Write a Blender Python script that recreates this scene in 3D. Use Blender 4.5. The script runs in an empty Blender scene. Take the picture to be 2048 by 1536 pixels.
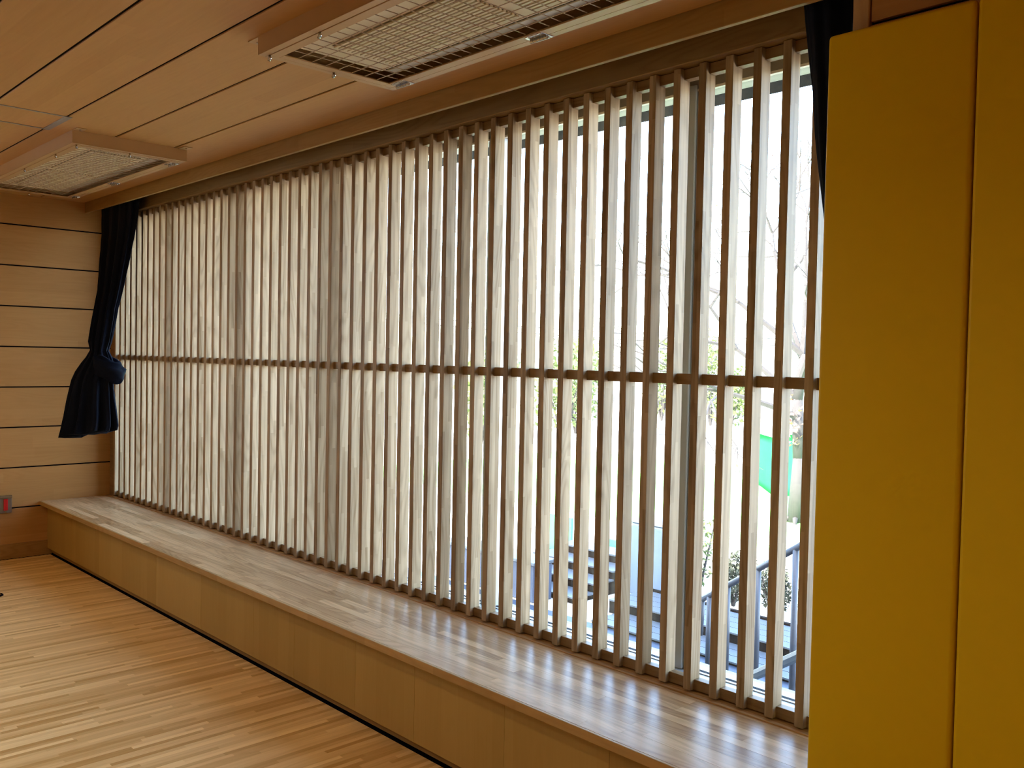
import bpy, bmesh, math, random
from mathutils import Vector, Matrix, noise

rnd = random.Random(7)
S = bpy.context.scene
COL = S.collection

# ------------------------------------------------------------------ camera
cd = bpy.data.cameras.new('camera')
cam = bpy.data.objects.new('camera', cd)
COL.objects.link(cam)
R_ = Vector((0.686547, 0.726807, 0.020102))
U_ = Vector((-0.03599, 0.006357, 0.999332))
F_ = Vector((-0.726194, 0.686812, -0.030522))
CP = Vector((6.842443, -2.448078, 1.47785))
mw = Matrix.Identity(4)
for i in range(3):
    mw[i][0] = R_[i]; mw[i][1] = U_[i]; mw[i][2] = -F_[i]; mw[i][3] = CP[i]
cam.matrix_world = mw
cd.sensor_fit = 'HORIZONTAL'; cd.sensor_width = 36.0
cd.lens = 1813.8076 / 2048 * 36.0
cd.clip_start = 0.05; cd.clip_end = 500
S.camera = cam

# ------------------------------------------------------------------ light
SUN_DIR = Vector((0.05, -0.95, 0.78)).normalized()      # towards the sun
w = bpy.data.worlds.new('sky'); S.world = w; w.use_nodes = True
nt = w.node_tree; nt.nodes.clear()
sky = nt.nodes.new('ShaderNodeTexSky'); sky.sky_type = 'NISHITA'; sky.sun_disc = False
sky.sun_elevation = math.asin(SUN_DIR.z); sky.sun_rotation = math.atan2(SUN_DIR.x, SUN_DIR.y)
sky.air_density = 1.0; sky.dust_density = 1.5; sky.ozone_density = 1.0
bg = nt.nodes.new('ShaderNodeBackground'); bg.inputs[1].default_value = 2.7
wo = nt.nodes.new('ShaderNodeOutputWorld')
nt.links.new(sky.outputs[0], bg.inputs[0]); nt.links.new(bg.outputs[0], wo.inputs[0])

ld = bpy.data.lights.new('sun', 'SUN'); ld.energy = 27.0; ld.angle = math.radians(0.6); ld.color = (1.0, 0.9, 0.76)
lo = bpy.data.objects.new('sun', ld); COL.objects.link(lo)
lo.rotation_euler = SUN_DIR.to_track_quat('Z', 'Y').to_euler(); lo.location = (-20, -30, 25)

LAMP_W = 5.5          # power of each long ceiling lamp

# light portals in the window openings (they only guide the sky light)
def portal(name, cx, cy, cz, sx, sz, into):
    l = bpy.data.lights.new(name, 'AREA'); l.shape = 'RECTANGLE'; l.size = sx; l.size_y = sz
    l.cycles.is_portal = True
    o = bpy.data.objects.new(name, l); COL.objects.link(o)
    o.location = (cx, cy, cz); o.rotation_euler = (math.radians(-90 if into < 0 else 90), 0, math.radians(-90) if into == 2 else 0)
portal('portal_front', 2.95, 0.30, 1.41, 6.1, 2.1, -1)
portal('portal_left', -0.32, -2.5, 1.81, 1.0, 1.22, 2)

S.view_settings.view_transform = 'Standard'; S.view_settings.look = 'None'
S.view_settings.gamma = 1.0; S.view_settings.use_curve_mapping = False
S.view_settings.exposure = 0.42
S.cycles.use_denoising = True
S.cycles.filter_width = 1.0
S.cycles.max_bounces = 14; S.cycles.diffuse_bounces = 8; S.cycles.glossy_bounces = 4
S.cycles.transparent_max_bounces = 24; S.cycles.sample_clamp_indirect = 6.0
S.cycles.caustics_reflective = False; S.cycles.caustics_refractive = False

# ------------------------------------------------------------------ helpers
def mat_new(name):
    m = bpy.data.materials.new(name); m.use_nodes = True
    n = m.node_tree; n.nodes.clear()
    out = n.nodes.new('ShaderNodeOutputMaterial'); b = n.nodes.new('ShaderNodeBsdfPrincipled')
    n.links.new(b.outputs[0], out.inputs[0])
    return m, n, b

def nd(n, t, **k):
    x = n.nodes.new(t)
    for a, v in k.items(): setattr(x, a, v)
    return x

def math_(n, op, a, b=None):
    x = nd(n, 'ShaderNodeMath', operation=op)
    for i, v in enumerate((a, b)):
        if v is None: continue
        if isinstance(v, (int, float)): x.inputs[i].default_value = v
        else: n.links.new(v, x.inputs[i])
    return x.outputs[0]

def wood(name, axis, dark, light, lam=None, rough=0.45, lamw=0.6, grainw=0.35, tonew=0.3, attr=False,
         coat=0.0, spec=0.5, fig=0.35, bump=0.15, ior=1.45):
    """procedural timber: grain along axis, optional glued lamellae (length, width)"""
    m, n, b = mat_new(name)
    tc = nd(n, 'ShaderNodeTexCoord'); oi = nd(n, 'ShaderNodeObjectInfo')
    off = nd(n, 'ShaderNodeVectorMath', operation='SCALE'); off.inputs[0].default_value = (13.7, 7.3, 19.1)
    n.links.new(oi.outputs['Random'], off.inputs['Scale'])
    co = nd(n, 'ShaderNodeVectorMath', operation='ADD')
    n.links.new(tc.outputs['Object'], co.inputs[0]); n.links.new(off.outputs[0], co.inputs[1])
    sx = nd(n, 'ShaderNodeSeparateXYZ'); n.links.new(co.outputs[0], sx.inputs[0])
    X, Y, Z = sx.outputs
    u = {'x': X, 'y': Y, 'z': Z}[axis]
    others = [v for k, v in (('x', X), ('y', Y), ('z', Z)) if k != axis]
    v = math_(n, 'ADD', others[0], others[1])
    # grain
    cb = nd(n, 'ShaderNodeCombineXYZ')
    n.links.new(math_(n, 'MULTIPLY', u, 1.6), cb.inputs[0])
    n.links.new(math_(n, 'MULTIPLY', others[0], 55), cb.inputs[1]); n.links.new(math_(n, 'MULTIPLY', others[1], 55), cb.inputs[2])
    g = nd(n, 'ShaderNodeTexNoise'); g.inputs['Scale'].default_value = 1.6; g.inputs['Detail'].default_value = 4
    n.links.new(cb.outputs[0], g.inputs['Vector'])
    # figure (flowing growth rings)
    cb2 = nd(n, 'ShaderNodeCombineXYZ')
    n.links.new(math_(n, 'MULTIPLY', u, 1.1), cb2.inputs[0])
    n.links.new(math_(n, 'MULTIPLY', others[0], 9), cb2.inputs[1]); n.links.new(math_(n, 'MULTIPLY', others[1], 9), cb2.inputs[2])
    f1 = nd(n, 'ShaderNodeTexNoise'); f1.inputs['Scale'].default_value = 1.0; f1.inputs['Detail'].default_value = 1
    n.links.new(cb2.outputs[0], f1.inputs['Vector'])
    rings = math_(n, 'SINE', math_(n, 'MULTIPLY', f1.outputs[0], 85))
    rings = math_(n, 'MULTIPLY', math_(n, 'ADD', rings, 1), 0.5)
    rings = math_(n, 'POWER', rings, 2.0)
    tone = oi.outputs['Random']
    if attr:
        at = nd(n, 'ShaderNodeAttribute', attribute_name='tone'); tone = at.outputs['Fac']
    t = math_(n, 'MULTIPLY', math_(n, 'SUBTRACT', tone, 0.5), tonew)
    if lam:
        L, W = lam
        row = math_(n, 'FLOOR', math_(n, 'DIVIDE', v, W))
        wn = nd(n, 'ShaderNodeTexWhiteNoise', noise_dimensions='1D'); n.links.new(row, wn.inputs['W'])
        uu = math_(n, 'ADD', math_(n, 'DIVIDE', u, L), math_(n, 'MULTIPLY', wn.outputs[0], 5.0))
        wn2 = nd(n, 'ShaderNodeTexWhiteNoise', noise_dimensions='2D')
        cb3 = nd(n, 'ShaderNodeCombineXYZ'); n.links.new(math_(n, 'FLOOR', uu), cb3.inputs[0]); n.links.new(row, cb3.inputs[1])
        n.links.new(cb3.outputs[0], wn2.inputs['Vector'])
        t = math_(n, 'ADD', t, math_(n, 'MULTIPLY', math_(n, 'SUBTRACT', wn2.outputs[0], 0.5), lamw))
    t = math_(n, 'ADD', t, math_(n, 'MULTIPLY', math_(n, 'SUBTRACT', g.outputs[0], 0.5), grainw * 2))
    t = math_(n, 'SUBTRACT', t, math_(n, 'MULTIPLY', math_(n, 'SUBTRACT', rings, 0.3), fig))
    t = math_(n, 'ADD', t, 0.5)
    mx = nd(n, 'ShaderNodeMix', data_type='RGBA'); mx.clamp_factor = True
    n.links.new(t, mx.inputs['Factor']); mx.inputs['A'].default_value = (*dark, 1); mx.inputs['B'].default_value = (*light, 1)
    n.links.new(mx.outputs['Result'], b.inputs['Base Color'])
    b.inputs['Roughness'].default_value = rough; b.inputs['Specular IOR Level'].default_value = spec
    b.inputs['IOR'].default_value = ior
    b.inputs['Coat Weight'].default_value = coat; b.inputs['Coat Roughness'].default_value = 0.12
    if bump:
        bp = nd(n, 'ShaderNodeBump'); bp.inputs['Strength'].default_value = bump; bp.inputs['Distance'].default_value = 0.0006
        n.links.new(g.outputs[0], bp.inputs['Height']); n.links.new(bp.outputs[0], b.inputs['Normal'])
    return m

def plain(name, c, rough=0.5, metal=0.0, spec=0.5, vary=0.08, scale=12.0, bump=0.0, sheen=0.0):
    m, n, b = mat_new(name)
    tc = nd(n, 'ShaderNodeTexCoord'); g = nd(n, 'ShaderNodeTexNoise'); g.inputs['Scale'].default_value = scale
    g.inputs['Detail'].default_value = 4
    n.links.new(tc.outputs['Object'], g.inputs['Vector'])
    mx = nd(n, 'ShaderNodeMix', data_type='RGBA')
    n.links.new(g.outputs[0], mx.inputs['Factor'])
    mx.inputs['A'].default_value = (*[x * (1 - vary) for x in c], 1); mx.inputs['B'].default_value = (*[min(1, x * (1 + vary)) for x in c], 1)
    n.links.new(mx.outputs['Result'], b.inputs['Base Color'])
    b.inputs['Roughness'].default_value = rough; b.inputs['Metallic'].default_value = metal
    b.inputs['Specular IOR Level'].default_value = spec
    b.inputs['Sheen Weight'].default_value = sheen
    if bump:
        bp = nd(n, 'ShaderNodeBump'); bp.inputs['Strength'].default_value = bump; bp.inputs['Distance'].default_value = 0.002
        n.links.new(g.outputs[0], bp.inputs['Height']); n.links.new(bp.outputs[0], b.inputs['Normal'])
    return m

def glass_mat():
    m = bpy.data.materials.new('window_glass'); m.use_nodes = True; n = m.node_tree; n.nodes.clear()
    out = n.nodes.new('ShaderNodeOutputMaterial'); tr = n.nodes.new('ShaderNodeBsdfTransparent')
    tr.inputs[0].default_value = (0.93, 0.96, 0.97, 1)
    gl = n.nodes.new('ShaderNodeBsdfGlossy'); gl.inputs['Roughness'].default_value = 0.02
    fr = n.nodes.new('ShaderNodeFresnel'); ge = n.nodes.new('ShaderNodeNewGeometry')
    io = n.nodes.new('ShaderNodeMix'); io.data_type = 'FLOAT'; io.inputs[2].default_value = 1.45; io.inputs[3].default_value = 1 / 1.45
    n.links.new(ge.outputs['Backfacing'], io.inputs[0]); n.links.new(io.outputs[0], fr.inputs[0])
    mx = n.nodes.new('ShaderNodeMixShader')
    n.links.new(fr.outputs[0], mx.inputs[0]); n.links.new(tr.outputs[0], mx.inputs[1]); n.links.new(gl.outputs[0], mx.inputs[2])
    n.links.new(mx.outputs[0], out.inputs[0])
    return m

def bx(bm, x0, x1, y0, y1, z0, z1, bev=0.0, seg=1):
    r = bmesh.ops.create_cube(bm, size=1.0)
    vs = r['verts']
    for v in vs:
        v.co = Vector(((x0 + x1) / 2 + v.co.x * (x1 - x0), (y0 + y1) / 2 + v.co.y * (y1 - y0), (z0 + z1) / 2 + v.co.z * (z1 - z0)))
    if bev > 0:
        es = {e for v in vs for e in v.link_edges}
        bmesh.ops.bevel(bm, geom=list(es), offset=bev, segments=seg, affect='EDGES', profile=0.5)

def tube(bm, a, b, r0, r1=None, seg=8):
    a = Vector(a); b = Vector(b); r1 = r0 if r1 is None else r1
    d = (b - a)
    if d.length < 1e-6: return
    q = d.to_track_quat('Z', 'Y')
    M = Matrix.Translation((a + b) / 2) @ q.to_matrix().to_4x4()
    bmesh.ops.create_cone(bm, cap_ends=True, segments=seg, radius1=r0, radius2=r1, depth=d.length, matrix=M)

def finish(bm, name, mat, parent=None, smooth=False, loc=None):
    me = bpy.data.meshes.new(name); bm.to_mesh(me); bm.free()
    if mat is not None: me.materials.append(mat)
    if smooth:
        for p in me.polygons: p.use_smooth = True
    o = bpy.data.objects.new(name, me); COL.objects.link(o)
    if parent is not None:
        o.parent = parent
        o.matrix_parent_inverse = Matrix.Identity(4)
        if loc is None: o.location = -WORLD[parent] if parent in WORLD else (0, 0, 0)
    if loc is not None: o.location = loc
    return o
WORLD = {}

def box(name, dims, mat, parent=None, bev=0.0, seg=1, smooth=False):
    bm = bmesh.new(); bx(bm, *dims, bev=bev, seg=seg); return finish(bm, name, mat, parent, smooth)

def structure(o): o['kind'] = 'structure'; return o
def thing(name, label, cat, loc=(0, 0, 0), group=None):
    o = bpy.data.objects.new(name, None); COL.objects.link(o); o.empty_display_size = 0.1
    o.location = loc; WORLD[o] = Vector(loc)
    o['label'] = label; o['category'] = cat
    if group: o['group'] = group
    return o
def tag(o, label, cat, group=None):
    o['label'] = label; o['category'] = cat
    if group: o['group'] = group
    return o
def group_empty(name, kind='structure', loc=(0, 0, 0)):
    o = bpy.data.objects.new(name, None); COL.objects.link(o); o['kind'] = kind; o.location = loc; WORLD[o] = Vector(loc)
    return o

# ------------------------------------------------------------------ materials
M_slat = wood('ash_slat', 'z', (0.20, 0.118, 0.048), (0.50, 0.36, 0.215), lam=(0.33, 0.016), rough=0.5, lamw=0.4, tonew=0.35, fig=0.22, spec=0.3)
M_rail = wood('ash_rail', 'x', (0.19, 0.11, 0.045), (0.34, 0.22, 0.11), rough=0.5, fig=0.3, spec=0.3)
M_ceil = wood('beech_ceiling', 'x', (0.42, 0.215, 0.065), (0.58, 0.32, 0.115), lam=(1.35, 0.075), rough=0.5, spec=0.3, lamw=0.28, tonew=0.2, grainw=0.18, fig=0.08)
M_wall = wood('beech_wall', 'y', (0.39, 0.19, 0.05), (0.54, 0.29, 0.095), lam=(1.1, 0.07), rough=0.5, lamw=0.25, tonew=0.2, grainw=0.2, fig=0.12)
M_wallx = wood('beech_wall_x', 'x', (0.39, 0.19, 0.05), (0.54, 0.29, 0.095), lam=(1.1, 0.07), rough=0.5, lamw=0.25, tonew=0.2, grainw=0.2, fig=0.12)
M_dark = wood('beam_wood', 'x', (0.20, 0.11, 0.03), (0.32, 0.19, 0.065), lam=(0.8, 0.05), rough=0.5, lamw=0.3, grainw=0.3, fig=0.3)
M_base = wood('skirting_wood', 'y', (0.28, 0.15, 0.045), (0.40, 0.23, 0.08), rough=0.45)
M_trim = wood('trim_wood', 'z', (0.40, 0.25, 0.12), (0.54, 0.36, 0.19), rough=0.5)
M_panel = wood('birch_panel', 'z', (0.36, 0.22, 0.052), (0.49, 0.325, 0.10), lam=(3.0, 0.09), rough=0.55, spec=0.2, lamw=0.25, tonew=0.5, grainw=0.12, fig=0.05)
M_top = wood('ash_bench_top', 'x', (0.32, 0.165, 0.055), (0.80, 0.54, 0.27), rough=0.31, tonew=0.6, grainw=0.28, fig=0.22, ior=1.30, bump=0.05)
M_nose = wood('ash_nosing', 'x', (0.36, 0.205, 0.065), (0.54, 0.34, 0.13), lam=(0.42, 0.4), rough=0.4, lamw=0.5, fig=0.15, spec=0.3)
M_floor = wood('strip_floor', 'y', (0.58, 0.33, 0.095), (0.98, 0.70, 0.31), rough=0.38, attr=True, tonew=1.0, grainw=0.2, fig=0.08, ior=1.35, bump=0.05)
M_kick = wood('kick_wood', 'x', (0.26, 0.15, 0.035), (0.34, 0.205, 0.06), rough=0.6, spec=0.2)  # darker than the panel wood, in place of the shadow below it
M_fas = wood('fascia_wood', 'x', (0.27, 0.145, 0.034), (0.40, 0.235, 0.07), lam=(0.8, 0.05), rough=0.5, lamw=0.3, grainw=0.3, fig=0.2, spec=0.3)
M_black = plain('shadow_gap', (0.006, 0.003, 0.003), 0.95, spec=0.1, vary=0.2)
M_alu = plain('aluminium_frame', (0.30, 0.31, 0.33), 0.5, metal=0.1)
M_head = plain('head_frame_paint', (0.30, 0.25, 0.19), 0.5)
M_bead = plain('cream_bead', (0.70, 0.62, 0.50), 0.5)
M_aluw = plain('pale_aluminium', (0.40, 0.42, 0.44), 0.35, metal=0.3)
M_steel = plain('zinc_hardware', (0.55, 0.53, 0.50), 0.25, metal=1.0)
M_hatch = plain('hatch_frame_metal', (0.36, 0.34, 0.31), 0.4, metal=0.5)
M_guard = plain('painted_guard_metal', (0.46, 0.27, 0.11), 0.38, spec=0.4, vary=0.04)
M_wire = plain('painted_wire', (0.42, 0.29, 0.17), 0.4, vary=0.04)
M_ac = plain('cream_plastic', (0.74, 0.63, 0.43), 0.45, vary=0.03)
M_acl = plain('louvre_plastic', (0.17, 0.13, 0.07), 0.5, vary=0.05)
M_vane = plain('grey_vane', (0.46, 0.41, 0.31), 0.3, vary=0.05)
M_vinyl = plain('yellow_vinyl', (0.70, 0.465, 0.002), 0.45, vary=0.03, scale=40, bump=0.05, spec=0.2)
M_curt = plain('navy_curtain', (0.0025, 0.0045, 0.014), 0.8, vary=0.3, scale=30, spec=0.15)
M_plate = plain('switch_plate_steel', (0.33, 0.31, 0.27), 0.3, metal=0.8)
M_red = plain('red_switch', (0.55, 0.01, 0.01), 0.35)
M_redlight = plain('red_plastic_outdoor', (0.5, 0.03, 0.02), 0.5)
M_plaster = plain('plaster', (0.55, 0.45, 0.32), 0.8)
M_ext = plain('render_wall', (0.5, 0.48, 0.45), 0.8)
M_glass = glass_mat()
M_yard = plain('sandy_yard', (0.62, 0.56, 0.46), 0.9, vary=0.12, scale=1.5)
M_turf = plain('green_turf', (0.18, 0.52, 0.10), 0.9, vary=0.2, scale=3)
M_terr = plain('blue_grey_terrace', (0.03, 0.042, 0.065), 0.5, vary=0.25, scale=8)  # blue of the building's shade is put into this colour
M_tread = plain('weathered_board', (0.075, 0.085, 0.095), 0.5, vary=0.12, scale=6)
M_fascia = plain('brown_fascia', (0.009, 0.006, 0.005), 0.8, spec=0.1, vary=0.15)
M_grey = plain('galvanised_rail', (0.065, 0.068, 0.08), 0.45, metal=0.1)
M_slate = plain('slate_block', (0.05, 0.06, 0.09), 0.7)
M_white = plain('white_panel', (0.10, 0.135, 0.18), 0.5)  # white cabinet, with the bluish tone of the building's shade in its colour
M_greenp = plain('green_play_panel', (0.02, 0.24, 0.09), 0.5)
M_bamboo = plain('bamboo', (0.50, 0.46, 0.28), 0.6)
M_bark = plain('bark', (0.035, 0.03, 0.028), 0.9, vary=0.3, scale=20)
M_leaf = plain('evergreen_leaf', (0.07, 0.10, 0.02), 0.6, vary=0.5, scale=9)
M_hedge = plain('hedge_leaf', (0.035, 0.04, 0.02), 0.7, vary=0.5, scale=9)
M_dry = plain('dry_leaf', (0.40, 0.17, 0.10), 0.7, vary=0.4, scale=9)
M_car = plain('white_car_paint', (0.75, 0.76, 0.78), 0.3)
M_carg = plain('car_glass', (0.06, 0.07, 0.08), 0.1)
M_tyre = plain('tyre_rubber', (0.03, 0.03, 0.03), 0.8)
M_brick = plain('red_brick', (0.14, 0.035, 0.03), 0.8)
M_conc = plain('pale_concrete', (0.55, 0.57, 0.60), 0.8)

XL, XR, YB = -0.08, 9.0, -7.3
ZC = 2.523
PITCH = 0.1; SW = 0.0282; SD = 0.0525; SB, ST = 0.398, 2.432; RY = 0.021

# ------------------------------------------------------------------ floor
fl = group_empty('floor')
box('subfloor', (XL - 0.15, XR + 0.15, YB - 0.15, 0.15, -0.2, -0.012), M_black, fl)
def strip_floor(x0, x1, y0, y1):
    me = bpy.data.meshes.new('floor_strip'); vs = []; fs = []; tones = []
    wd = 0.0225; x = x0; r = random.Random(3)
    while x < x1:
        xe = min(x + wd, x1); y = y0 - r.random() * 0.6
        while y < y1:
            L = r.choice((0.3, 0.45, 0.6, 0.75)) * r.uniform(0.85, 1.15)
            a, b = max(y, y0), min(y + L, y1)
            if b - a > 0.004:
                k = len(vs); z = r.uniform(-0.00012, 0); g = 0.0001
                vs += [(x + g, a + g, z), (xe - g, a + g, z), (xe - g, b - g, z), (x + g, b - g, z),
                       (x, a, z - .012), (xe, a, z - .012), (xe, b, z - .012), (x, b, z - .012)]
                fs += [(k, k + 1, k + 2, k + 3), (k + 4, k + 5, k + 1, k), (k + 5, k + 6, k + 2, k + 1), (k + 6, k + 7, k + 3, k + 2), (k + 7, k + 4, k, k + 3)]
                t = min(1, max(0, r.gauss(0.5, 0.24))); tones += [t] * 5
            y += L
        x = xe
    me.from_pydata(vs, [], fs); me.materials.append(M_floor)
    at = me.attributes.new('tone', 'FLOAT', 'FACE'); at.data.foreach_set('value', tones)
    o = bpy.data.objects.new('floor_strip', me); COL.objects.link(o); o.parent = fl; o['kind'] = 'stuff'
strip_floor(XL, XR, YB, -0.404)

# ------------------------------------------------------------------ ceiling
ce = group_empty('ceiling')
box('ceiling_slab', (XL - 0.15, XR + 0.15, YB - 0.15, 0.75, 2.529, 2.9), M_black, ce)
JG = 0.009
yj = [-0.183 - 0.2995 * i for i in range(0, 25)]
for a, b in zip(yj[:-1], yj[1:]):
    box('plank', (XL, XR, max(b, YB) + JG / 2 + 0.0015, a - JG / 2 - 0.0015, ZC, 2.529), M_ceil, ce, bev=0.0008)

# ------------------------------------------------------------------ left wall
wl = group_empty('wall_left')
LY0, LY1, LZ0, LZ1 = -3.0, -2.0, 1.2, 2.42        # unseen left-wall window, inferred from the light, added to brighten the floor
box('wall_core', (XL - 0.2, XL - 0.0065, LY1, 0.3, -0.2, 2.9), M_black, wl)
box('wall_core', (XL - 0.2, XL - 0.0065, YB - 0.15, LY0, -0.2, 2.9), M_black, wl)
box('wall_core', (XL - 0.2, XL - 0.0065, LY0, LY1, -0.2, LZ0), M_black, wl)
box('wall_core', (XL - 0.2, XL - 0.0065, LY0, LY1, LZ1, 2.9), M_black, wl)
w3 = group_empty('fill_window')
bm = bmesh.new()
for yy in (LY0, (LY0 + LY1) / 2 - 0.03, LY1 - 0.06): bx(bm, XL - 0.12, XL - 0.06, yy, yy + 0.06, LZ0, LZ1)
bx(bm, XL - 0.12, XL - 0.06, LY0, LY1, LZ0, LZ0 + 0.06); bx(bm, XL - 0.12, XL - 0.06, LY0, LY1, LZ1 - 0.06, LZ1)
finish(bm, 'window_frame', M_alu, w3)
box('pane', (XL - 0.092, XL - 0.088, LY0, LY1, LZ0, LZ1), M_glass, w3)
zj = [0.076 + 0.28 * i for i in range(0, 9)]
for k, z in enumerate(zj):
    z1 = zj[k + 1] if k + 1 < len(zj) else ZC + 0.02
    z0 = z + JG / 2 if k else 0.09
    box('plank', (XL - 0.006, XL, LY1, 0.02, z0, z1 - JG / 2 if z1 < ZC else z1), M_wall, wl, bev=0.0012)
    box('plank', (XL - 0.006, XL, YB, LY0, z0, z1 - JG / 2 if z1 < ZC else z1), M_wall, wl, bev=0.0012)
bl = structure(box('baseboard_left', (XL, XL + 0.006, YB, -0.395, 0.004, 0.107), M_base, None, bev=0.001))

# ------------------------------------------------------------------ right pier (beside window), side and back walls
wr = group_empty('wall_right')
PX = 5.748
box('wall_core', (PX + 0.02, XR + 0.15, -0.247, 0.3, -0.2, 2.9), M_black, wr)
for k, z in enumerate(zj):
    z1 = zj[k + 1] if k + 1 < len(zj) else ZC
    box('plank', (5.794, XR, -0.262, -0.248, z + JG / 2 if k else 0.0, z1 - JG / 2 if z1 < ZC else z1), M_wallx, wr, bev=0.0012)
box('side_wall', (XR, XR + 0.15, YB, -0.2, -0.2, 2.9), M_plaster, wr)
tr1 = structure(box('trim_1', (PX, 5.790, -0.266, 0.04, 0.0, ZC), M_trim, None, bev=0.003, seg=2))

wbk = structure(box('wall_back', (XL - 0.1, XR, YB - 0.15, YB, -0.2, 2.9), M_plaster))

# ------------------------------------------------------------------ window wall
wf = group_empty('wall_front')
box('wall_below', (XL - 0.2, 6.0, 0.06, 0.26, -1.0, 0.40), M_ext, wf)
box('wall_above', (XL - 0.2, XR + .15, 0.06, 0.26, 2.46, 3.1), M_ext, wf)
box('wall_side', (XL - 0.2, XL - 0.0065, 0.06, 0.26, -1.0, 3.1), M_ext, wf)
box('wall_side', (5.80, XR + .15, 0.06, 0.26, -1.0, 3.1), M_ext, wf)
box('wall_foot', (XL - 0.35, XR + 0.3, YB - 0.3, 0.06, -1.0, -0.2), M_ext, wf)
box('roof', (XL - 1.0, XR + 1.0, YB - 0.6, 0.75, 2.9, 3.2), M_ext, wf)
# header board, soffit of the curtain box, fascia
tr2 = structure(box('trim_2', (XL, PX, -0.022, 0.06, 2.434, 2.529), M_dark, None, bev=0.003))
tr3 = structure(box('trim_3', (XL, PX, -0.183, -0.163, 2.449, 2.529), M_fas, None, bev=0.002))
tr4 = structure(box('trim_4', (XL, 0.0, 0.004, 0.06, 0.39, 2.434), M_rail, None, bev=0.001))   # left jamb

# ------------------------------------------------------------------ window 1
w1 = group_empty('window_1')
WY0, WY1 = 0.105, 0.165
bm = bmesh.new(); bx(bm, XL, 5.80, WY0, WY1 + 0.03, 2.384, 2.47, bev=0.002); finish(bm, 'window_frame', M_head, w1)
bm = bmesh.new(); bx(bm, XL, 5.80, WY0 - 0.006, WY0 + 0.01, 2.378, 2.386)
bx(bm, XL, 5.80, WY0 - 0.004, WY0, 2.418, 2.424); finish(bm, 'frame_bead', M_bead, w1)
box('window_sill', (XL, 5.80, 0.0535, WY0, 0.40, 0.421), M_aluw, w1, bev=0.001)
bm = bmesh.new()
bx(bm, XL, 5.80, WY0, WY0 + 0.012, 0.395, 0.424); bx(bm, XL, 5.80, WY0 + 0.03, WY0 + 0.042, 0.395, 0.424)
bx(bm, XL, 5.80, WY0, WY1 + 0.05, 0.39, 0.408)
finish(bm, 'sill_track', M_aluw, w1)
mull = [-0.03 + 1.0 * k for k in range(0, 7)]
for k in range(0, 6):
    x = k * 1.0 - 0.03
    bm = bmesh.new(); bx(bm, x, x + 0.075, WY0, WY1, 0.40, 2.40, bev=0.004)
    bx(bm, x + 0.02, x + 0.055, WY0 - 0.012, WY0, 0.42, 2.40, bev=0.003)
    finish(bm, 'mullion', M_aluw, w1)
    xe = min(x + 1.0, 5.80)
    box('pane', (x + 0.07, xe + 0.005, 0.130, 0.136, 0.41, 2.40), M_glass, w1)

# ------------------------------------------------------------------ slat screen
sc_ = thing('slat_screen', 'tall screen of narrow upright ash slats covering the whole window', 'screen', (0, 0, 0))
bm = bmesh.new(); bx(bm, 0, SW, 0, SD, SB, ST, bev=0.0012); slat0 = finish(bm, 'slat', M_slat, sc_)
for i in range(1, 58):
    c = slat0.copy(); COL.objects.link(c); c.parent = sc_; c.location = (i * PITCH, 0, 0)
for z0, z1 in ((0.397, 0.4315), (1.397, 1.4322), (2.398, 2.4315)):
    box('rail', (XL, PX, RY, SD - 0.001, z0, z1), M_rail, sc_, bev=0.0008)

# ------------------------------------------------------------------ bench under the window
be = thing('window_bench', 'long low wooden bench running along the foot of the slatted window', 'bench', (0, 0, 0))
BT, BF = 0.388, -0.476
r = random.Random(11)
rows = [(BF + 0.012, -0.418)]
y = -0.418
while y < 0.0:
    rows.append((y, min(y + 0.0385, 0.005))); y += 0.0385
rows = [q for q in rows if q[1] - q[0] > 0.004]
n_st = 0
for (a, b) in rows:
    x = XL - r.random() * 0.5
    while x < 7.2:
        L = r.uniform(0.38, 0.95); x0, x1 = max(x, XL), min(x + L, 7.2)
        if x1 - x0 > 0.01:
            dz = r.uniform(-0.00015, 0.00015)
            ye = b
            bm = bmesh.new(); bx(bm, x0, x1 - 0.0002, a, ye - 0.0002, 0.362, BT + dz, bev=0.00015)
            finish(bm, 'stave', M_top, be); n_st += 1
        x += L
box('nosing', (XL, 7.2, BF, BF + 0.012, 0.359, BT), M_nose, be, bev=0.002, seg=2)
box('back_strip', (XL, PX, -0.016, 0.055, 0.366, 0.3925), M_top, be, bev=0.0008)
box('seat_underlay', (XL, 7.2, BF + 0.004, 0.0, 0.3585, 0.362), M_panel, be)
pj = [XL, 0.45, 0.957, 1.458, 1.85, 2.42, 2.983, 3.352, 3.827, 4.214, 4.70, 5.15, 5.65, 6.1, 6.6, 7.2]
for a, b in zip(pj[:-1], pj[1:]):
    box('front_panel', (a, b - 0.0008, -0.425, -0.407, 0.049, 0.3585), M_panel, be, bev=0.0004)
box('kick_board', (XL, 7.2, -0.398, -0.386, 0.013, 0.3), M_kick, be)

# ------------------------------------------------------------------ wall pads
def pad(x0, x1, label):
    bm = bmesh.new(); bx(bm, x0, x1, -0.312, -0.2635, 0.389, 2.293)
    bmesh.ops.subdivide_edges(bm, edges=bm.edges[:], cuts=1)
    bmesh.ops.bevel(bm, geom=[e for e in bm.edges if len(e.link_faces) == 2 and e.calc_face_angle(0) > 1.0], offset=0.010, segments=4, affect='EDGES', profile=0.5)
    o = finish(bm, 'wall_pad', M_vinyl, None, smooth=True)
    return tag(o, label, 'wall pad', 'yellow padded panels on the pier right of the window')
pad(5.708, 6.057, 'yellow vinyl wall pad beside the slatted window, left of the two')
pad(6.062, 6.412, 'yellow vinyl wall pad at the right edge, farther from the window')

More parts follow.
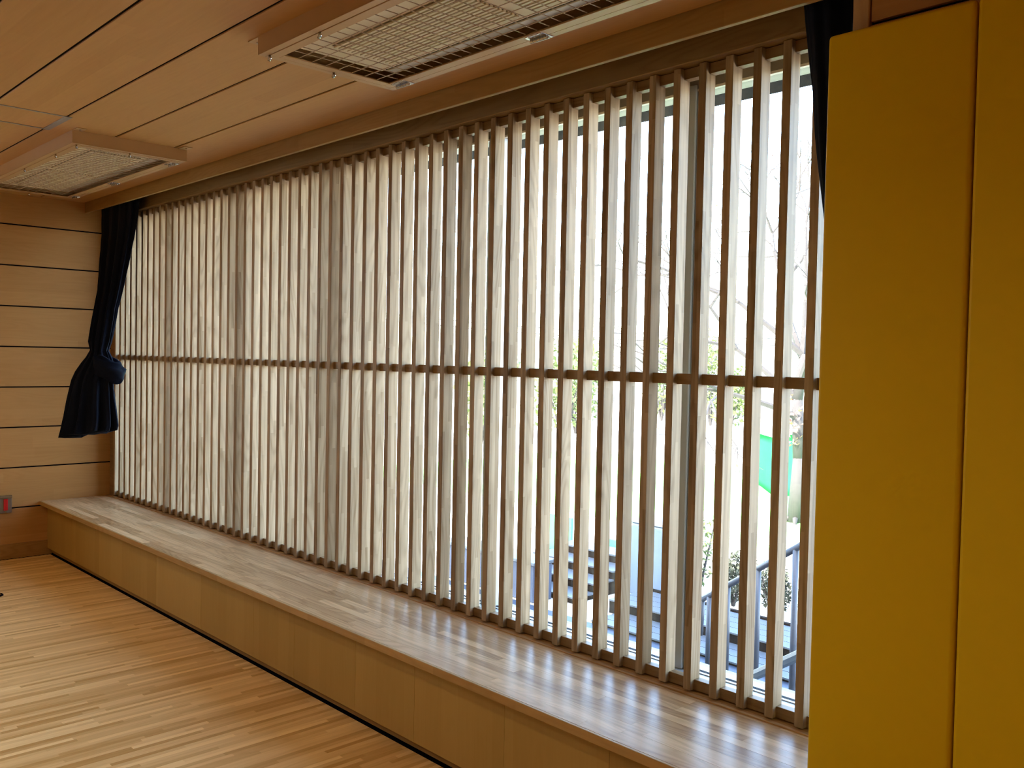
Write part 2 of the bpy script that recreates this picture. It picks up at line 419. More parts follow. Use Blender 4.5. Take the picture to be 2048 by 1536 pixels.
# ------------------------------------------------------------------ curtains
def curtain(name, label, rings, knot=None, nf=11, seed=1, hd=None):
    """rings: (z, cx, cy, half width across the view, half depth, fold depth)"""
    root = thing(name, label, 'curtain', (rings[0][1], rings[0][2], rings[-1][0]), 'dark curtains gathered at the window ends')
    N = 132; bm = bmesh.new(); rr = random.Random(seed)
    # interpolate
    pts = []
    for i in range(len(rings) - 1):
        A, B = rings[i], rings[i + 1]
        k = max(2, int(abs(A[0] - B[0]) / 0.02))
        for s in range(k):
            t = s / k; pts.append([A[j] * (1 - t) + B[j] * t for j in range(7)])
    pts.append(list(rings[-1]))
    ph = [rr.uniform(0, 6.28) for _ in range(4)]
    prev = None
    for (z, cx, cy, a, b, f, an) in pts:
        row = []; h = Vector((math.cos(an), math.sin(an), 0)); d = Vector((-math.sin(an), math.cos(an), 0))
        for k in range(N):
            th = 2 * math.pi * k / N
            wv = math.sin(nf * th + ph[0] + 0.9 * math.sin(2 * z + ph[1])) + 0.45 * math.sin((nf * 2 - 3) * th + ph[2] + 1.3 * z)
            s = 1 + f * wv / 1.45 - f
            p = Vector((cx, cy, z)) + h * (a * s * math.cos(th)) + d * (b * (1 + 1.6 * f * wv - f) * math.sin(th))
            p.z += 0.004 * wv
            if z < rings[-1][0] + 0.10: p.z += (1 - (z - rings[-1][0]) / 0.10) * (0.028 * math.cos(th) - 0.012 * math.sin(th) + 0.006 * math.sin(5 * th))
            row.append(bm.verts.new(p))
        if prev:
            for k in range(N):
                bm.faces.new((prev[k], prev[(k + 1) % N], row[(k + 1) % N], row[k]))
        else: bm.faces.new(row)
        prev = row
    bm.faces.new(list(reversed(prev)))
    bmesh.ops.recalc_face_normals(bm, faces=bm.faces)
    finish(bm, 'cloth', M_curt, root, smooth=True)
    if knot:
        h = Vector((0.6870, 0.7267, 0)); d = Vector((-0.7267, 0.6870, 0))
        (kx, ky, kz, ka, kb, kc, rx) = knot
        bm = bmesh.new(); prevr = None; first = None
        NU, NV = 40, 20
        grid = []
        for i in range(NU):
            u = 2 * math.pi * i / NU; row = []
            for j in range(NV):
                v = 2 * math.pi * j / NV
                rad = 0.36 * (1 + 0.14 * math.sin(4 * v + 1.5 * u) + 0.10 * math.sin(7 * v - u))
                cxr = (0.62 + rad * math.cos(v))
                p3 = Vector((ka * cxr * math.cos(u), kb * cxr * math.sin(u) * 1.0, kc * (rad * 2.1) * math.sin(v) + rx * math.cos(u)))
                row.append(bm.verts.new(Vector((kx, ky, kz)) + h * p3.x + d * p3.y + Vector((0, 0, p3.z))))
            grid.append(row)
        for i in range(NU):
            for j in range(NV):
                bm.faces.new((grid[i][j], grid[(i + 1) % NU][j], grid[(i + 1) % NU][(j + 1) % NV], grid[i][(j + 1) % NV]))
        bmesh.ops.recalc_face_normals(bm, faces=bm.faces)
        finish(bm, 'knot', M_curt, root, smooth=True)
    return root

ringsL = [   # z, x, y, half width, half depth, fold depth, turn
    (2.5151, 0.3528, -0.0909, 0.3466, 0.0450, 0.1000, 0.0000),
    (2.4214, 0.3550, -0.0928, 0.3319, 0.0450, 0.1000, 0.0000),
    (2.2776, 0.3639, -0.1043, 0.2353, 0.0450, 0.1000, 0.1047),
    (2.1653, 0.3674, -0.1201, 0.1801, 0.0450, 0.1000, 0.2094),
    (1.9867, 0.3778, -0.1462, 0.1316, 0.0450, 0.1000, 0.3491),
    (1.8679, 0.3909, -0.1668, 0.1070, 0.0450, 0.1000, 0.4538),
    (1.7496, 0.3975, -0.1942, 0.0917, 0.0450, 0.1000, 0.5934),
    (1.6321, 0.4077, -0.2177, 0.0864, 0.0450, 0.1000, 0.7330),
    (1.5154, 0.4180, -0.2411, 0.0809, 0.0450, 0.1000, 0.8133),
    (1.4575, 0.4282, -0.2475, 0.0631, 0.0450, 0.0700, 0.8133),
    (1.4100, 0.4391, -0.2526, 0.0882, 0.0550, 0.0700, 0.8133),
    (1.3692, 0.4440, -0.2638, 0.1120, 0.0600, 0.0700, 0.8133),
    (1.3115, 0.4437, -0.2813, 0.1338, 0.0650, 0.0800, 0.8133),
    (1.2540, 0.4446, -0.2974, 0.1434, 0.0700, 0.0900, 0.8133),
    (1.1261, 0.4527, -0.3091, 0.1663, 0.0800, 0.1100, 0.8133),
    (1.0080, 0.4535, -0.3136, 0.1883, 0.0850, 0.1300, 0.8133),
    (0.9370, 0.4502, -0.3201, 0.2033, 0.0900, 0.1400, 0.8133),
    (0.8963, 0.4436, -0.3290, 0.2084, 0.0900, 0.1500, 0.8133),
]
cl = curtain('curtain', 'knotted dark navy curtain hanging in the far left corner beside the slats', ringsL,
             knot=(0.5170, -0.2171, 1.3407, 0.108, 0.085, 0.088, -0.030), seed=4)
ringsR = [   # z, x, y, half width, half depth, fold depth, turn
    (2.5113, 5.5906, -0.1004, 0.0738, 0.0350, 0.0600, 0.0000),
    (2.4277, 5.5957, -0.0987, 0.0703, 0.0350, 0.0600, 0.0000),
    (2.3379, 5.6057, -0.1067, 0.0640, 0.0350, 0.0600, 0.0000),
    (2.2778, 5.6090, -0.1058, 0.0590, 0.0350, 0.0600, 0.0000),
    (2.2232, 5.6124, -0.1047, 0.0536, 0.0350, 0.0600, 0.0000),
    (2.1002, 5.6161, -0.1062, 0.0461, 0.0320, 0.0600, 0.0000),
    (2.0160, 5.6249, -0.1152, 0.0386, 0.0300, 0.0600, 0.0000),
    (1.9276, 5.6307, -0.1130, 0.0310, 0.0300, 0.0600, 0.0000),
    (1.7024, 5.6511, -0.1160, 0.0173, 0.0200, 0.0600, 0.0000),
    (1.5126, 5.6570, -0.1182, 0.0128, 0.0180, 0.0600, 0.0000),
    (1.4584, 5.6571, -0.1205, 0.0253, 0.0200, 0.0600, 0.0000),
    (1.1738, 5.6687, -0.1208, 0.0363, 0.0300, 0.0800, 0.0000),
]
cr = curtain('curtain', 'dark navy curtain at the right end of the window, partly behind the yellow pad', ringsR, nf=7, seed=9)
ct = thing('curtain_track', 'curtain track hidden inside the box above the slats', 'curtain track', (2.8, -0.09, 2.53))
box('track', (XL + 0.01, PX - 0.01, -0.105, -0.085, 2.5235, 2.529), M_aluw, ct)

# ------------------------------------------------------------------ ceiling air conditioners and their guards
def aircon(x0, x1, y0, y1, la, lg):
    zb = ZC - 0.060; zt = ZC
    ac = thing('air_conditioner', la, 'air conditioner', ((x0 + x1) / 2, (y0 + y1) / 2, zt - 0.025), 'air conditioners recessed in the ceiling')
    ax0, ax1, ay0, ay1 = x0 + 0.10, x1 - 0.10, y0 + 0.055, y1 - 0.122
    zp = ZC - 0.040
    box('cavity_shade', (x0 + 0.03, x1 - 0.03, y0 + 0.03, y1 - 0.03, ZC - 0.004, ZC - 0.0005), M_black, ac)  # black sheet standing in for the dark of the ceiling recess
    box('casing', (ax0, ax1, ay0, ay1, zp, ZC - 0.004), M_ac, ac, bev=0.004)
    # two intake grilles with fine louvres running along the unit
    gy0, gy1 = ay0 + 0.10, ay1 - 0.035
    for (gx0, gx1) in ((ax0 + 0.11, (ax0 + ax1) / 2 - 0.03), ((ax0 + ax1) / 2 + 0.03, ax1 - 0.11)):
        gr = box('intake_grille', (gx0, gx1, gy0, gy1, zp - 0.002, zp + 0.001), M_acl, ac)
        bm = bmesh.new(); ng = int((gy1 - gy0) / 0.0165)
        for k in range(ng):
            yy = gy0 + (k + 0.3) * (gy1 - gy0) / ng
            bx(bm, gx0, gx1, yy, yy + 0.0095, zp - 0.008, zp - 0.002)
        lo_ = finish(bm, 'louvre', M_ac, gr); lo_['kind'] = 'stuff'; lo_.location = (0, 0, 0)
    box('air_vane', (ax0 + 0.03, ax1 - 0.03, ay1, ay1 + 0.040, zp - 0.004, zp + 0.002), M_vane, ac, bev=0.002)
    gd = thing('guard_cage', lg, 'guard', ((x0 + x1) / 2, (y0 + y1) / 2, zb), 'wire guards under the ceiling air conditioners')
    bm = bmesh.new(); t = 0.004
    bx(bm, x0, x1, y0, y0 + t, zb, zt); bx(bm, x0, x1, y1 - t, y1, zb, zt)
    bx(bm, x0, x0 + t, y0 + t, y1 - t, zb, zt); bx(bm, x1 - t, x1, y0 + t, y1 - t, zb, zt)
    finish(bm, 'side_frame', M_guard, gd)
    def ring(name, a0, a1, b0, b1, wd, z0, z1):
        bm = bmesh.new()
        bx(bm, a0, a1, b0, b0 + wd, z0, z1, bev=0.0008); bx(bm, a0, a1, b1 - wd, b1, z0, z1, bev=0.0008)
        bx(bm, a0, a0 + wd, b0 + wd, b1 - wd, z0, z1, bev=0.0008); bx(bm, a1 - wd, a1, b0 + wd, b1 - wd, z0, z1, bev=0.0008)
        return finish(bm, name, M_guard, gd)
    ring('outer_flange', x0, x1, y0, y1, 0.026, zb - 0.002, zb + 0.002)
    ring('mesh_frame', x0 + 0.0285, x1 - 0.0285, y0 + 0.0285, y1 - 0.0285, 0.034, zb - 0.003, zb + 0.002)
    for xe, s in ((x0, -1), (x1, 1)):
        for yy in (y0, y1 - 0.045):
            tb = box('fixing_tab', (min(xe, xe + s * 0.07), max(xe, xe + s * 0.07), yy, yy + 0.045, zt - 0.0035, zt - 0.0003), M_guard, gd)
            bm = bmesh.new(); tube(bm, (xe + s * 0.045, yy + 0.022, zt - 0.007), (xe + s * 0.045, yy + 0.022, zt - 0.003), 0.0045, seg=8)
            q = finish(bm, 'screw', M_steel, tb); q.location = (0, 0, 0)
    mx0, mx1, my0, my1 = x0 + 0.0625, x1 - 0.0625, y0 + 0.0625, y1 - 0.0625
    bm = bmesh.new(); rr_ = 0.0016
    nx = int(round((mx1 - mx0) / 0.05)); ny = int(round((my1 - my0) / 0.05))
    for k in range(1, nx):
        xx = mx0 + (mx1 - mx0) * k / nx; tube(bm, (xx, my0, zb + 0.0045), (xx, my1, zb + 0.0045), rr_, seg=5)
    for k in range(1, ny):
        yy = my0 + (my1 - my0) * k / ny; tube(bm, (mx0, yy, zb + 0.0015), (mx1, yy, zb + 0.0015), rr_, seg=5)
    wm = finish(bm, 'wire_mesh', M_wire, gd); wm['kind'] = 'stuff'
    # wing bolts and hinges
    for bx_, by_ in [(x0 + 0.028, y0 + 0.028), (x0 + 0.028, (y0 + y1) / 2), (x0 + 0.34, y0 + 0.028), ((x0 + x1) / 2, y0 + 0.028), (x1 - 0.34, y0 + 0.028),
                     (x1 - 0.028, (y0 + y1) / 2), (x1 - 0.028, y0 + 0.028)]:
        bm = bmesh.new()
        tube(bm, (bx_, by_, zb - 0.002), (bx_, by_, zb - 0.014), 0.004, seg=8)
        for s in (-1, 1):
            tube(bm, (bx_, by_, zb - 0.007), (bx_ + s * 0.011, by_ - s * 0.004, zb - 0.016), 0.0035, 0.0055, seg=6)
        finish(bm, 'wing_bolt', M_steel, gd, smooth=True)
    for hx in (x0 + 0.10, x0 + 0.80, x1 - 0.12):
        bm = bmesh.new()
        bx(bm, hx - 0.038, hx + 0.038, y1 - 0.056, y1 - 0.004, zb - 0.0045, zb - 0.0025, bev=0.0006)
        for k in range(5):
            xa = hx - 0.036 + k * 0.0146
            tube(bm, (xa, y1 - 0.029, zb - 0.009), (xa + 0.0132, y1 - 0.029, zb - 0.009), 0.0062, seg=10)
        for sx_ in (-0.025, 0, 0.025):
            for yy in (y1 - 0.048, y1 - 0.011):
                tube(bm, (hx + sx_, yy, zb - 0.0062), (hx + sx_, yy, zb - 0.004), 0.0035, 0.0042, seg=8)
        finish(bm, 'hinge', M_steel, gd)
aircon(0.44, 2.19, -0.985, -0.42, 'long cream air conditioner in the ceiling near the far left wall',
       'wood-coloured guard frame with wire mesh on the ceiling near the far left wall')
aircon(4.035, 5.785, -0.985, -0.435, 'long cream air conditioner in the ceiling at the top centre',
       'wood-coloured guard frame with wire mesh at the top centre of the ceiling')

# ------------------------------------------------------------------ linear ceiling lamps of the room (their light makes the bands under the nosing)
for (lx, ly, lb) in ((1.2, -2.05, 'long ceiling lamp nearest the left wall in the row close to the window'),
                     (4.0, -2.05, 'long ceiling lamp in the middle of the row close to the window'),
                     (6.8, -2.05, 'long ceiling lamp above the camera in the row close to the window'),
                     (1.2, -3.0, 'long ceiling lamp nearest the left wall in the row farther from the window'),
                     (4.0, -3.0, 'long ceiling lamp in the middle of the row farther from the window'),
                     (6.8, -3.0, 'long ceiling lamp to the right in the row farther from the window')):
    lp = thing('ceiling_lamp', lb, 'lamp', (lx, ly, ZC), 'long ceiling lamps')
    bm = bmesh.new(); bx(bm, lx - 0.62, lx + 0.62, ly - 0.045, ly - 0.037, ZC - 0.05, ZC); bx(bm, lx - 0.62, lx + 0.62, ly + 0.037, ly + 0.045, ZC - 0.05, ZC)
    bx(bm, lx - 0.62, lx - 0.612, ly - 0.037, ly + 0.037, ZC - 0.05, ZC); bx(bm, lx + 0.612, lx + 0.62, ly - 0.037, ly + 0.037, ZC - 0.05, ZC)
    finish(bm, 'housing', M_hatch, lp)
    al = bpy.data.lights.new('tube', 'AREA'); al.shape = 'RECTANGLE'; al.size = 1.2; al.size_y = 0.06
    al.energy = LAMP_W; al.color = (1.0, 0.78, 0.47)
    ao = bpy.data.objects.new('tube', al); COL.objects.link(ao); ao.location = (lx, ly, ZC - 0.03)

# ------------------------------------------------------------------ ceiling hatch, socket plate, floor socket
ha = thing('ceiling_hatch', 'grey metal hatch frame set flush in the wooden ceiling, upper left', 'hatch', (2.27, -1.4, ZC))
for x in (2.10, 2.420):
    box('frame_bar', (x, x + 0.014, -1.75, -1.083, ZC - 0.0025, ZC + 0.001), M_hatch, ha)
box('end_bar', (2.10, 2.434, -1.092, -1.062, ZC - 0.003, ZC + 0.001), M_hatch, ha)
box('end_bar', (2.10, 2.434, -1.77, -1.74, ZC - 0.003, ZC + 0.001), M_hatch, ha)

so = thing('socket_plate', 'small grey metal wall plate with a red rocker switch, left edge', 'switch', (XL, -0.72, 0.385))
box('plate', (XL, XL + 0.012, -0.775, -0.657, 0.325, 0.447), M_plate, so, bev=0.002)
box('hood', (XL, XL + 0.024, -0.775, -0.657, 0.430, 0.449), M_steel, so, bev=0.002)
box('rocker', (XL + 0.012, XL + 0.017, -0.709, -0.682, 0.345, 0.425), M_red, so, bev=0.002)
bm = bmesh.new(); tube(bm, (XL + 0.012, -0.695, 0.335), (XL + 0.014, -0.695, 0.335), 0.004, seg=8)
finish(bm, 'screw', M_steel, so)

fs_ = thing('floor_socket', 'round dark-rimmed metal cover set in the strip floor, left edge', 'floor socket', (0.885, -1.0, 0))
bm = bmesh.new()
bmesh.ops.create_cone(bm, cap_ends=True, segments=28, radius1=0.052, radius2=0.048, depth=0.006, matrix=Matrix.Translation((0.885, -1.0, 0.003)))
finish(bm, 'rim', M_black, fs_)
bm = bmesh.new()
bmesh.ops.create_cone(bm, cap_ends=True, segments=28, radius1=0.038, radius2=0.036, depth=0.003, matrix=Matrix.Translation((0.885, -1.0, 0.0075)))
finish(bm, 'cover', M_steel, fs_)

# ================================================================== outdoors
G = -1.0
gr = structure(box('yard', (-70, 60, -60, 90, G - 0.2, G), M_yard))
tf = structure(box('turf', (-9.5, 2.2, 8.2, 15.5, G, G + 0.012), M_turf))
te = structure(box('terrace', (-3.0, 9.5, 0.26, 3.88, G, G + 0.01), M_terr))

# low stepped platform outside
st = thing('stepped_platform', 'low two-tier outdoor platform of grey boards beyond the terrace', 'platform', (2.3, 4.3, G))
bm = bmesh.new(); bx(bm, 1.3, 5.2, 3.88, 4.36, G, G + 0.028); bx(bm, 1.15, 5.2, 4.30, 4.86, G, G + 0.12); finish(bm, 'fascia', M_fascia, st)
for k in range(3):
    box('board', (1.3, 5.2, 3.87 + k * 0.145, 4.005 + k * 0.145, G + 0.028, G + 0.042), M_tread, st)
for k in range(4):
    box('board', (1.15, 5.2, 4.29 + k * 0.142, 4.425 + k * 0.142, G + 0.12, G + 0.134), M_tread, st)
box('back_edge', (1.1, 5.2, 4.86, 4.90, G, G + 0.15), M_fascia, st)
s2 = thing('stepped_platform', 'farther stack of grey outdoor boards left of the white cabinet', 'platform', (0.2, 5.0, G))
for k in range(4):
    q = box('fascia', (-0.7 + 0.12 * k, 0.72, 4.25 + 0.30 * k, 4.55 + 0.30 * k, G, G + 0.05 + 0.09 * k), M_fascia, s2)
    box('board', (-0.7 + 0.12 * k, 0.74, 4.24 + 0.30 * k, 4.55 + 0.30 * k, G + 0.05 + 0.09 * k, G + 0.066 + 0.09 * k), M_tread, s2)

# handrail and stair beams
hr = thing('handrail', 'grey tube handrail sloping up to the right outside the window', 'handrail', (3.1, 3.5, G))
bm = bmesh.new(); A = Vector((2.6, 3.75, -0.47)); B = Vector((3.95, 3.13, 0.353))
tube(bm, A, B, 0.024, seg=10); tube(bm, A, A + Vector((-0.02, 0.01, -0.3)), 0.024, seg=10)
finish(bm, 'top_tube', M_grey, hr, smooth=True)
for px_, f_ in ((1419, 0.085), (1459, 0.30), (1526, 0.62), (1593, 0.97)):
    # post under the tube
    t_ = f_
    P = A.lerp(Vector((3.73, 3.23, 0.22)), t_)
    bm = bmesh.new(); tube(bm, (P.x, P.y, G), P, 0.022, seg=10); finish(bm, 'post', M_grey, hr, smooth=True)
sb = thing('stair_beam', 'pale sloping beam just outside the lower right of the window', 'beam', (4.9, 0.95, G))
bm = bmesh.new(); tube(bm, (4.55, 1.13, -0.02), (5.25, 0.74, 0.45), 0.022, seg=8); finish(bm, 'beam', M_tread, sb)
for p in ((4.62, 1.09), (5.2, 0.77)):
    bm = bmesh.new(); tube(bm, (p[0], p[1], G), (p[0], p[1], 0.03 + (p[0] - 4.6) * 0.62), 0.014, seg=8); finish(bm, 'post', M_grey, sb)

# bamboo fence behind the platform
bf = thing('bamboo_fence', 'thin bamboo rail fence behind the hedge outside', 'fence', (2.2, 5.6, G))
for z in (-0.78, -0.47, -0.38):
    bm = bmesh.new(); tube(bm, (0.9, 6.15, z), (4.6, 6.15, z), 0.012, seg=7); finish(bm, 'bamboo_rail', M_bamboo, bf)
for x in (1.2, 4.2):
    bm = bmesh.new(); tube(bm, (x, 6.17, G), (x, 6.17, -0.3), 0.02, seg=7); finish(bm, 'post', M_bark, bf)
sk = thing('stake', 'thin brown stake in a pale concrete base outside, right of the handrail', 'stake', (2.46, 5.05, G))
bm = bmesh.new(); tube(bm, (2.46, 5.05, G + 0.1), (2.46, 5.05, -0.12), 0.016, seg=7); finish(bm, 'rod', M_bark, sk)
box('base', (2.38, 2.54, 4.97, 5.13, G, G + 0.16), M_conc, sk, bev=0.01)

def leaves(bm, c, rad, n, size, r, flat=1.0):
    for _ in range(n):
        while True:
            p = Vector((r.uniform(-1, 1), r.uniform(-1, 1), r.uniform(-1, 1)))
            if p.length < 1: break
        p = p * (0.45 + 0.55 * r.random()) if r.random() < .3 else p.normalized() * r.uniform(0.7, 1)
        q = Vector((c[0] + p.x * rad[0], c[1] + p.y * rad[1], c[2] + p.z * rad[2]))
        a = Vector((r.gauss(0, 1), r.gauss(0, 1), r.gauss(0, 1))).normalized(); b = a.orthogonal().normalized()
        s = size * r.uniform(0.6, 1.3)
        v = [bm.verts.new(q + a * s), bm.verts.new(q + b * s * 0.45), bm.verts.new(q - a * s), bm.verts.new(q - b * s * 0.45)]
        bm.faces.new(v)

def shrub(name, x, y, w_, h_, mat, label, cat, group, seed, n=420, size=0.04):
    r = random.Random(seed); root = thing(name, label, cat, (x, y, G), group)
    bm = bmesh.new()
    for k in range(7):
        an = r.uniform(0, 6.28); e = Vector((x + math.cos(an) * w_ * 0.6, y + math.sin(an) * w_ * 0.6, G + h_ * r.uniform(0.6, 0.95)))
        tube(bm, (x, y, G), e, 0.012 + 0.01 * h_, 0.004, seg=5)
    finish(bm, 'stem', M_bark, root)
    bm = bmesh.new()
    for k in range(4):
        leaves(bm, (x + r.uniform(-.3, .3) * w_, y + r.uniform(-.3, .3) * w_, G + h_ * (0.35 + 0.17 * k)), (w_ * 0.8, w_ * 0.8, h_ * 0.28), n // 4, size, r)
    f = finish(bm, 'foliage', mat, root); f['kind'] = 'stuff'
for i, (x, lb) in enumerate(((1.80, 'low dark hedge bush behind the platform, leftmost of the five, beside the leafy sapling'),
                             (2.25, 'low dark hedge bush behind the platform, just left of the thin stake'),
                             (2.70, 'low dark hedge bush behind the platform, just right of the thin stake'),
                             (3.15, 'low dark hedge bush behind the platform, second from the right end of the row'),
                             (3.60, 'low dark hedge bush behind the platform, at the right end of the row'))):
    shrub('hedge_bush', x, 5.46, 0.195, 0.50 - 0.03 * (i % 2), M_hedge, lb, 'bush', 'hedge bushes behind the platform', 30 + i, 1100, 0.024)
shrub('sapling', 1.26, 5.64, 0.26, 0.78, M_leaf, 'small leafy sapling beside the white cabinet outside', 'sapling', None, 41, 260, 0.03)
for i, (x, y, w_, h_, lb) in enumerate([
        (-10.9, 13.2, 0.9, 2.5, 'yellow-green evergreen shrub at the far left between the slats'),
        (-13.6, 15.9, 0.8, 2.3, 'evergreen shrub behind the bare yard, second from the left'),
        (-11.8, 17.3, 1.3, 2.9, 'broad dark evergreen shrub in the middle distance'),
        (-13.2, 19.4, 1.0, 2.7, 'evergreen shrub just right of the broad dark one'),
        (-15.5, 27.0, 1.1, 2.9, 'rounded evergreen shrub near the parked cars'),
        (-12.9, 26.6, 0.9, 3.3, 'tall narrow evergreen shrub right of the parked cars'),
        (-10.6, 24.4, 0.8, 2.1, 'small evergreen shrub left of the bare tree')]):
    shrub('evergreen_shrub', x, y, w_, h_, M_leaf, lb, 'shrub', 'evergreen shrubs at the edge of the yard', 50 + i, 900, 0.10)

# bare tree
def bare_tree():
    root = thing('bare_tree', 'bare winter tree with thin spreading branches beside the yellow pad', 'tree', (-0.25, 10.34, G))
    r = random.Random(21)
    base = Vector((-0.25, 10.34, G)); bm = bmesh.new()
    pts = [base, base + Vector((0.02, 0.02, 1.0)), base + Vector((-0.03, 0.0, 1.9)), base + Vector((0.05, 0.05, 2.6))]
    rad = [0.13, 0.095, 0.085, 0.075]
    for a, b, ra, rb in zip(pts[:-1], pts[1:], rad[:-1], rad[1:]): tube(bm, a, b, ra, rb, seg=10)
    for k in range(5):
        an = k * 1.3; tube(bm, base + Vector((0, 0, 0.12)), base + Vector((math.cos(an) * .3, math.sin(an) * .3, -0.03)), 0.06, 0.02, seg=6)
    finish(bm, 'trunk', M_bark, root, smooth=True)
    bm = bmesh.new(); tips = []
    def grow(p, d, L, ra, lev):
        if lev == 0 or ra < 0.003: tips.append(p); return
        q = p; n = 3
        for s in range(n):
            d2 = (d + Vector((r.gauss(0, .16), r.gauss(0, .16), r.gauss(0, .12)))).normalized()
            e = q + d2 * L / n; tube(bm, q, e, ra * 1.25 * (1 - s * .15), ra * 1.25 * (1 - (s + 1) * .15), seg=5); q = e; d = d2
        k = 2 if r.random() < .55 else 3
        for _ in range(k):
            nd_ = (d + Vector((r.gauss(0, .5), r.gauss(0, .5), r.gauss(0.08, .38)))).normalized()
            grow(q, nd_, L * r.uniform(.62, .88), ra * r.uniform(.48, .68), lev - 1)
    for st_, d in ((1.9, (-.7, -.5, .55)), (2.2, (.6, -.4, .7)), (2.55, (-.4, .3, 1)), (2.6, (.25, .1, 1.2)), (2.6, (-.6, -.6, .8)), (1.6, (-.5, -.75, .35)), (2.4, (.3, .7, .8))):
        grow(base + Vector((0.02, 0.02, st_)), Vector(d).normalized(), 1.25, 0.045, 5)
    f = finish(bm, 'branches', M_bark, root); f['kind'] = 'stuff'
    bm = bmesh.new()
    for t in tips:
        if r.random() < .12: leaves(bm, t, (.12, .12, .12), 3, .035, r)
    leaves(bm, base + Vector((-0.05, -0.1, 1.55)), (.2, .2, .45), 70, .05, r)
    f = finish(bm, 'dry_leaves', M_dry, root); f['kind'] = 'stuff'
bare_tree()

# white cabinet, slate planter, green panels, cone
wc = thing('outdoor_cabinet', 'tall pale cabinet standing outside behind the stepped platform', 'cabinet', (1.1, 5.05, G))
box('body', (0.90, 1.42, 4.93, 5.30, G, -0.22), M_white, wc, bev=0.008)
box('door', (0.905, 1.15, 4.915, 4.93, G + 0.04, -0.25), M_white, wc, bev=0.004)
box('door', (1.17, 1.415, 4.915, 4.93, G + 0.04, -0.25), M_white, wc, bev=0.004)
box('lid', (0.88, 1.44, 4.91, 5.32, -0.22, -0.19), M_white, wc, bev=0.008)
sp = thing('slate_planter', 'dark slate planter box on the terrace outside, left part of the view', 'planter', (0.1, 4.3, G))
box('box', (-1.0, 0.45, 3.95, 4.22, G, -0.62), M_slate, sp, bev=0.01)
box('rim', (-1.03, 0.48, 3.92, 4.25, -0.62, -0.585), M_tread, sp, bev=0.006)
br = thing('brick_edging', 'short run of red bricks on the terrace close to the window', 'bricks', (0.9, 3.0, G))
for k in range(7):
    box('brick', (0.55 + k * 0.215, 0.75 + k * 0.215, 2.86, 2.96, G + 0.01, G + 0.07 + 0.004 * (k % 2)), M_brick, br, bev=0.005)
for (x0, x1, y, zt, lb) in ((-1.15, -0.70, 5.75, -0.50, 'green play panel standing beyond the slate planter, beside the red cone'),
                            (-0.05, 0.30, 5.60, -0.62, 'green play panel left of the white cabinet outside')):
    gp = thing('play_panel', lb, 'panel', ((x0 + x1) / 2, y, G), 'green play panels in the yard')
    box('board', (x0, x1, y, y + 0.03, G + 0.06, zt), M_greenp, gp, bev=0.008)
    for xx in (x0 + 0.02, x1 - 0.05): box('leg', (xx, xx + 0.03, y - 0.05, y + 0.08, G, G + 0.07), M_greenp, gp)
cn = thing('traffic_cone', 'small red cone in front of the green play panel', 'cone', (-0.62, 5.45, G))
bm = bmesh.new(); tube(bm, (-0.62, 5.45, G + 0.02), (-0.62, 5.45, G + 0.36), 0.10, 0.02, seg=16); finish(bm, 'cone_body', M_redlight, cn, smooth=True)
box('base', (-0.75, -0.49, 5.32, 5.58, G, G + 0.025), M_redlight, cn, bev=0.005)
gs = thing('green_net', 'bright green sheet draped on a frame left of the bare tree', 'sheet', (-1.5, 11.6, G))
bm = bmesh.new(); gv = []
for i in range(9):
    row = []
    for j in range(9):
        u, v = i / 8, j / 8
        row.append(bm.verts.new((-1.75 + u * 0.75, 11.3 + u * .5 + 0.05 * math.sin(7 * u + 4 * v), G + 0.35 + v * 0.85 - 0.25 * u * (1 - v) + 0.04 * math.sin(9 * u))))
    gv.append(row)
for i in range(8):
    for j in range(8): bm.faces.new((gv[i][j], gv[i + 1][j], gv[i + 1][j + 1], gv[i][j + 1]))
bmesh.ops.solidify(bm, geom=bm.faces[:], thickness=0.01)
finish(bm, 'sheet', M_greenp, gs, smooth=True)
bm = bmesh.new()
for p in ((-1.75, 11.3), (-1.0, 11.8)): tube(bm, (p[0], p[1], G), (p[0], p[1], G + 1.25), 0.02, seg=7)
finish(bm, 'frame_post', M_grey, gs)

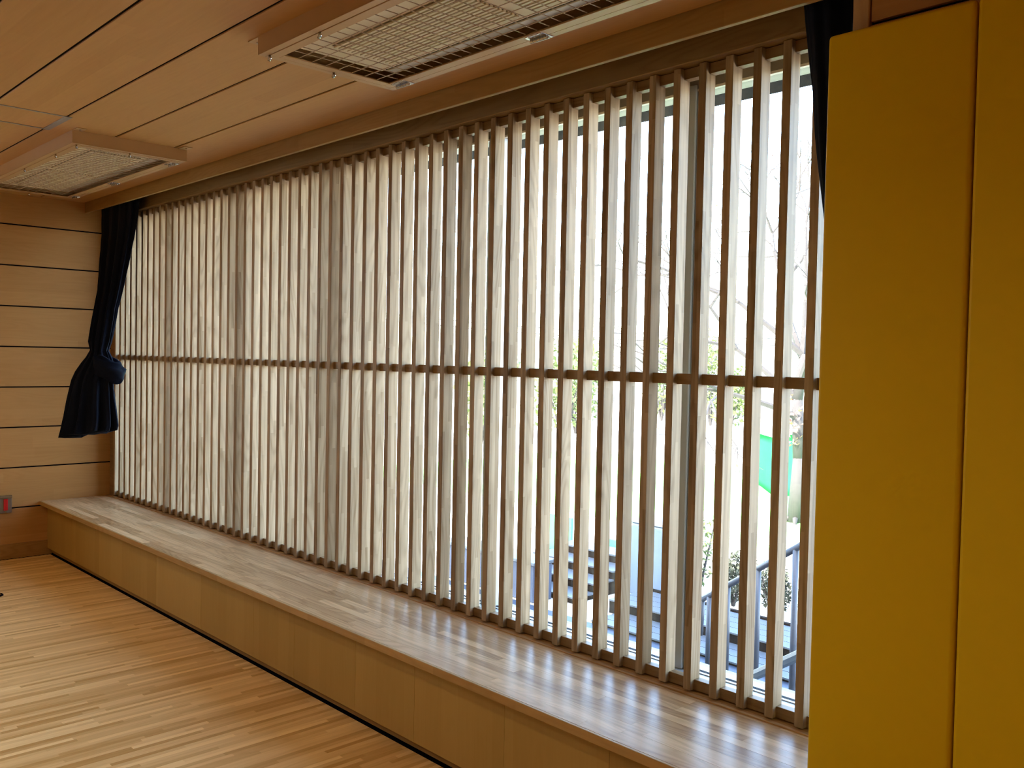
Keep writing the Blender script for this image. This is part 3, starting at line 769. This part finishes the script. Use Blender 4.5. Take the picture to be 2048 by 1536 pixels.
# parked cars
def car(x, y, rz, label):
    root = thing('car', label, 'car', (x, y, G), 'cars parked beyond the yard'); root.rotation_euler = (0, 0, rz)
    prof = [(-2.1, .35), (-2.1, .75), (-1.9, .9), (-1.2, .95), (-0.5, 1.42), (0.9, 1.45), (1.7, 0.98), (2.1, .9), (2.15, .35)]
    bm = bmesh.new()
    L = [bm.verts.new((px_, -.8, pz)) for px_, pz in prof]; Rr = [bm.verts.new((px_, .8, pz)) for px_, pz in prof]
    n = len(prof)
    for i in range(n): bm.faces.new((L[i], L[(i + 1) % n], Rr[(i + 1) % n], Rr[i]))
    bm.faces.new(L[::-1]); bm.faces.new(Rr); bmesh.ops.recalc_face_normals(bm, faces=bm.faces)
    o = finish(bm, 'body', M_car, root, loc=(0, 0, 0))
    bm = bmesh.new()
    for s in (-.805, .805):
        q = [bm.verts.new(p) for p in ((-1.0, s, .98), (-.45, s, 1.36), (.85, s, 1.38), (1.45, s, 1.0))]; bm.faces.new(q)
    for (xa, za, xb, zb_) in ((-1.17, .98, -.53, 1.405), (.95, 1.43, 1.62, 1.04)):
        q = [bm.verts.new(p) for p in ((xa - .02, -.7, za + .012), (xa - .02, .7, za + .012), (xb, .7, zb_ + .02), (xb, -.7, zb_ + .02))]; bm.faces.new(q)
    finish(bm, 'windows', M_carg, root, loc=(0, 0, 0))
    for wx in (-1.3, 1.35):
        for wy in (-.78, .78):
            bm = bmesh.new(); tube(bm, (wx, wy - .1, .32), (wx, wy + .1, .32), .32, seg=16); finish(bm, 'wheel', M_tyre, root, loc=(0, 0, 0))
car(-21.5, 37.0, 0.75, 'white car parked far beyond the yard, right of the two')
car(-26.5, 34.5, 0.75, 'white car parked far beyond the yard, left of the two')

# utility poles and wires
pl = thing('power_line', 'pair of thin overhead wires crossing the sky behind the slats', 'wires', (-19, 43, G))
for x, y in ((-40, 24), (2, 62)):
    bm = bmesh.new(); tube(bm, (x, y, G), (x, y, 5.2), .15, .1, seg=10); pm = finish(bm, 'pole', M_conc, pl, smooth=True)
    bm = bmesh.new(); bx(bm, x - .5, x + .5, y - .05, y + .05, 4.2, 4.3); q = finish(bm, 'crossarm', M_grey, pm); q.location = (0, 0, 0)
for z in (4.35, 4.0):
    bm = bmesh.new(); a = Vector((-40, 24, z)); b = Vector((2, 62, z))
    for k in range(24):
        t0, t1 = k / 24, (k + 1) / 24
        p0 = a.lerp(b, t0); p1 = a.lerp(b, t1); p0.z -= 6.5 * t0 * (1 - t0); p1.z -= 6.5 * t1 * (1 - t1)
        tube(bm, p0, p1, .02, seg=4)
    finish(bm, 'wire', M_tyre, pl)
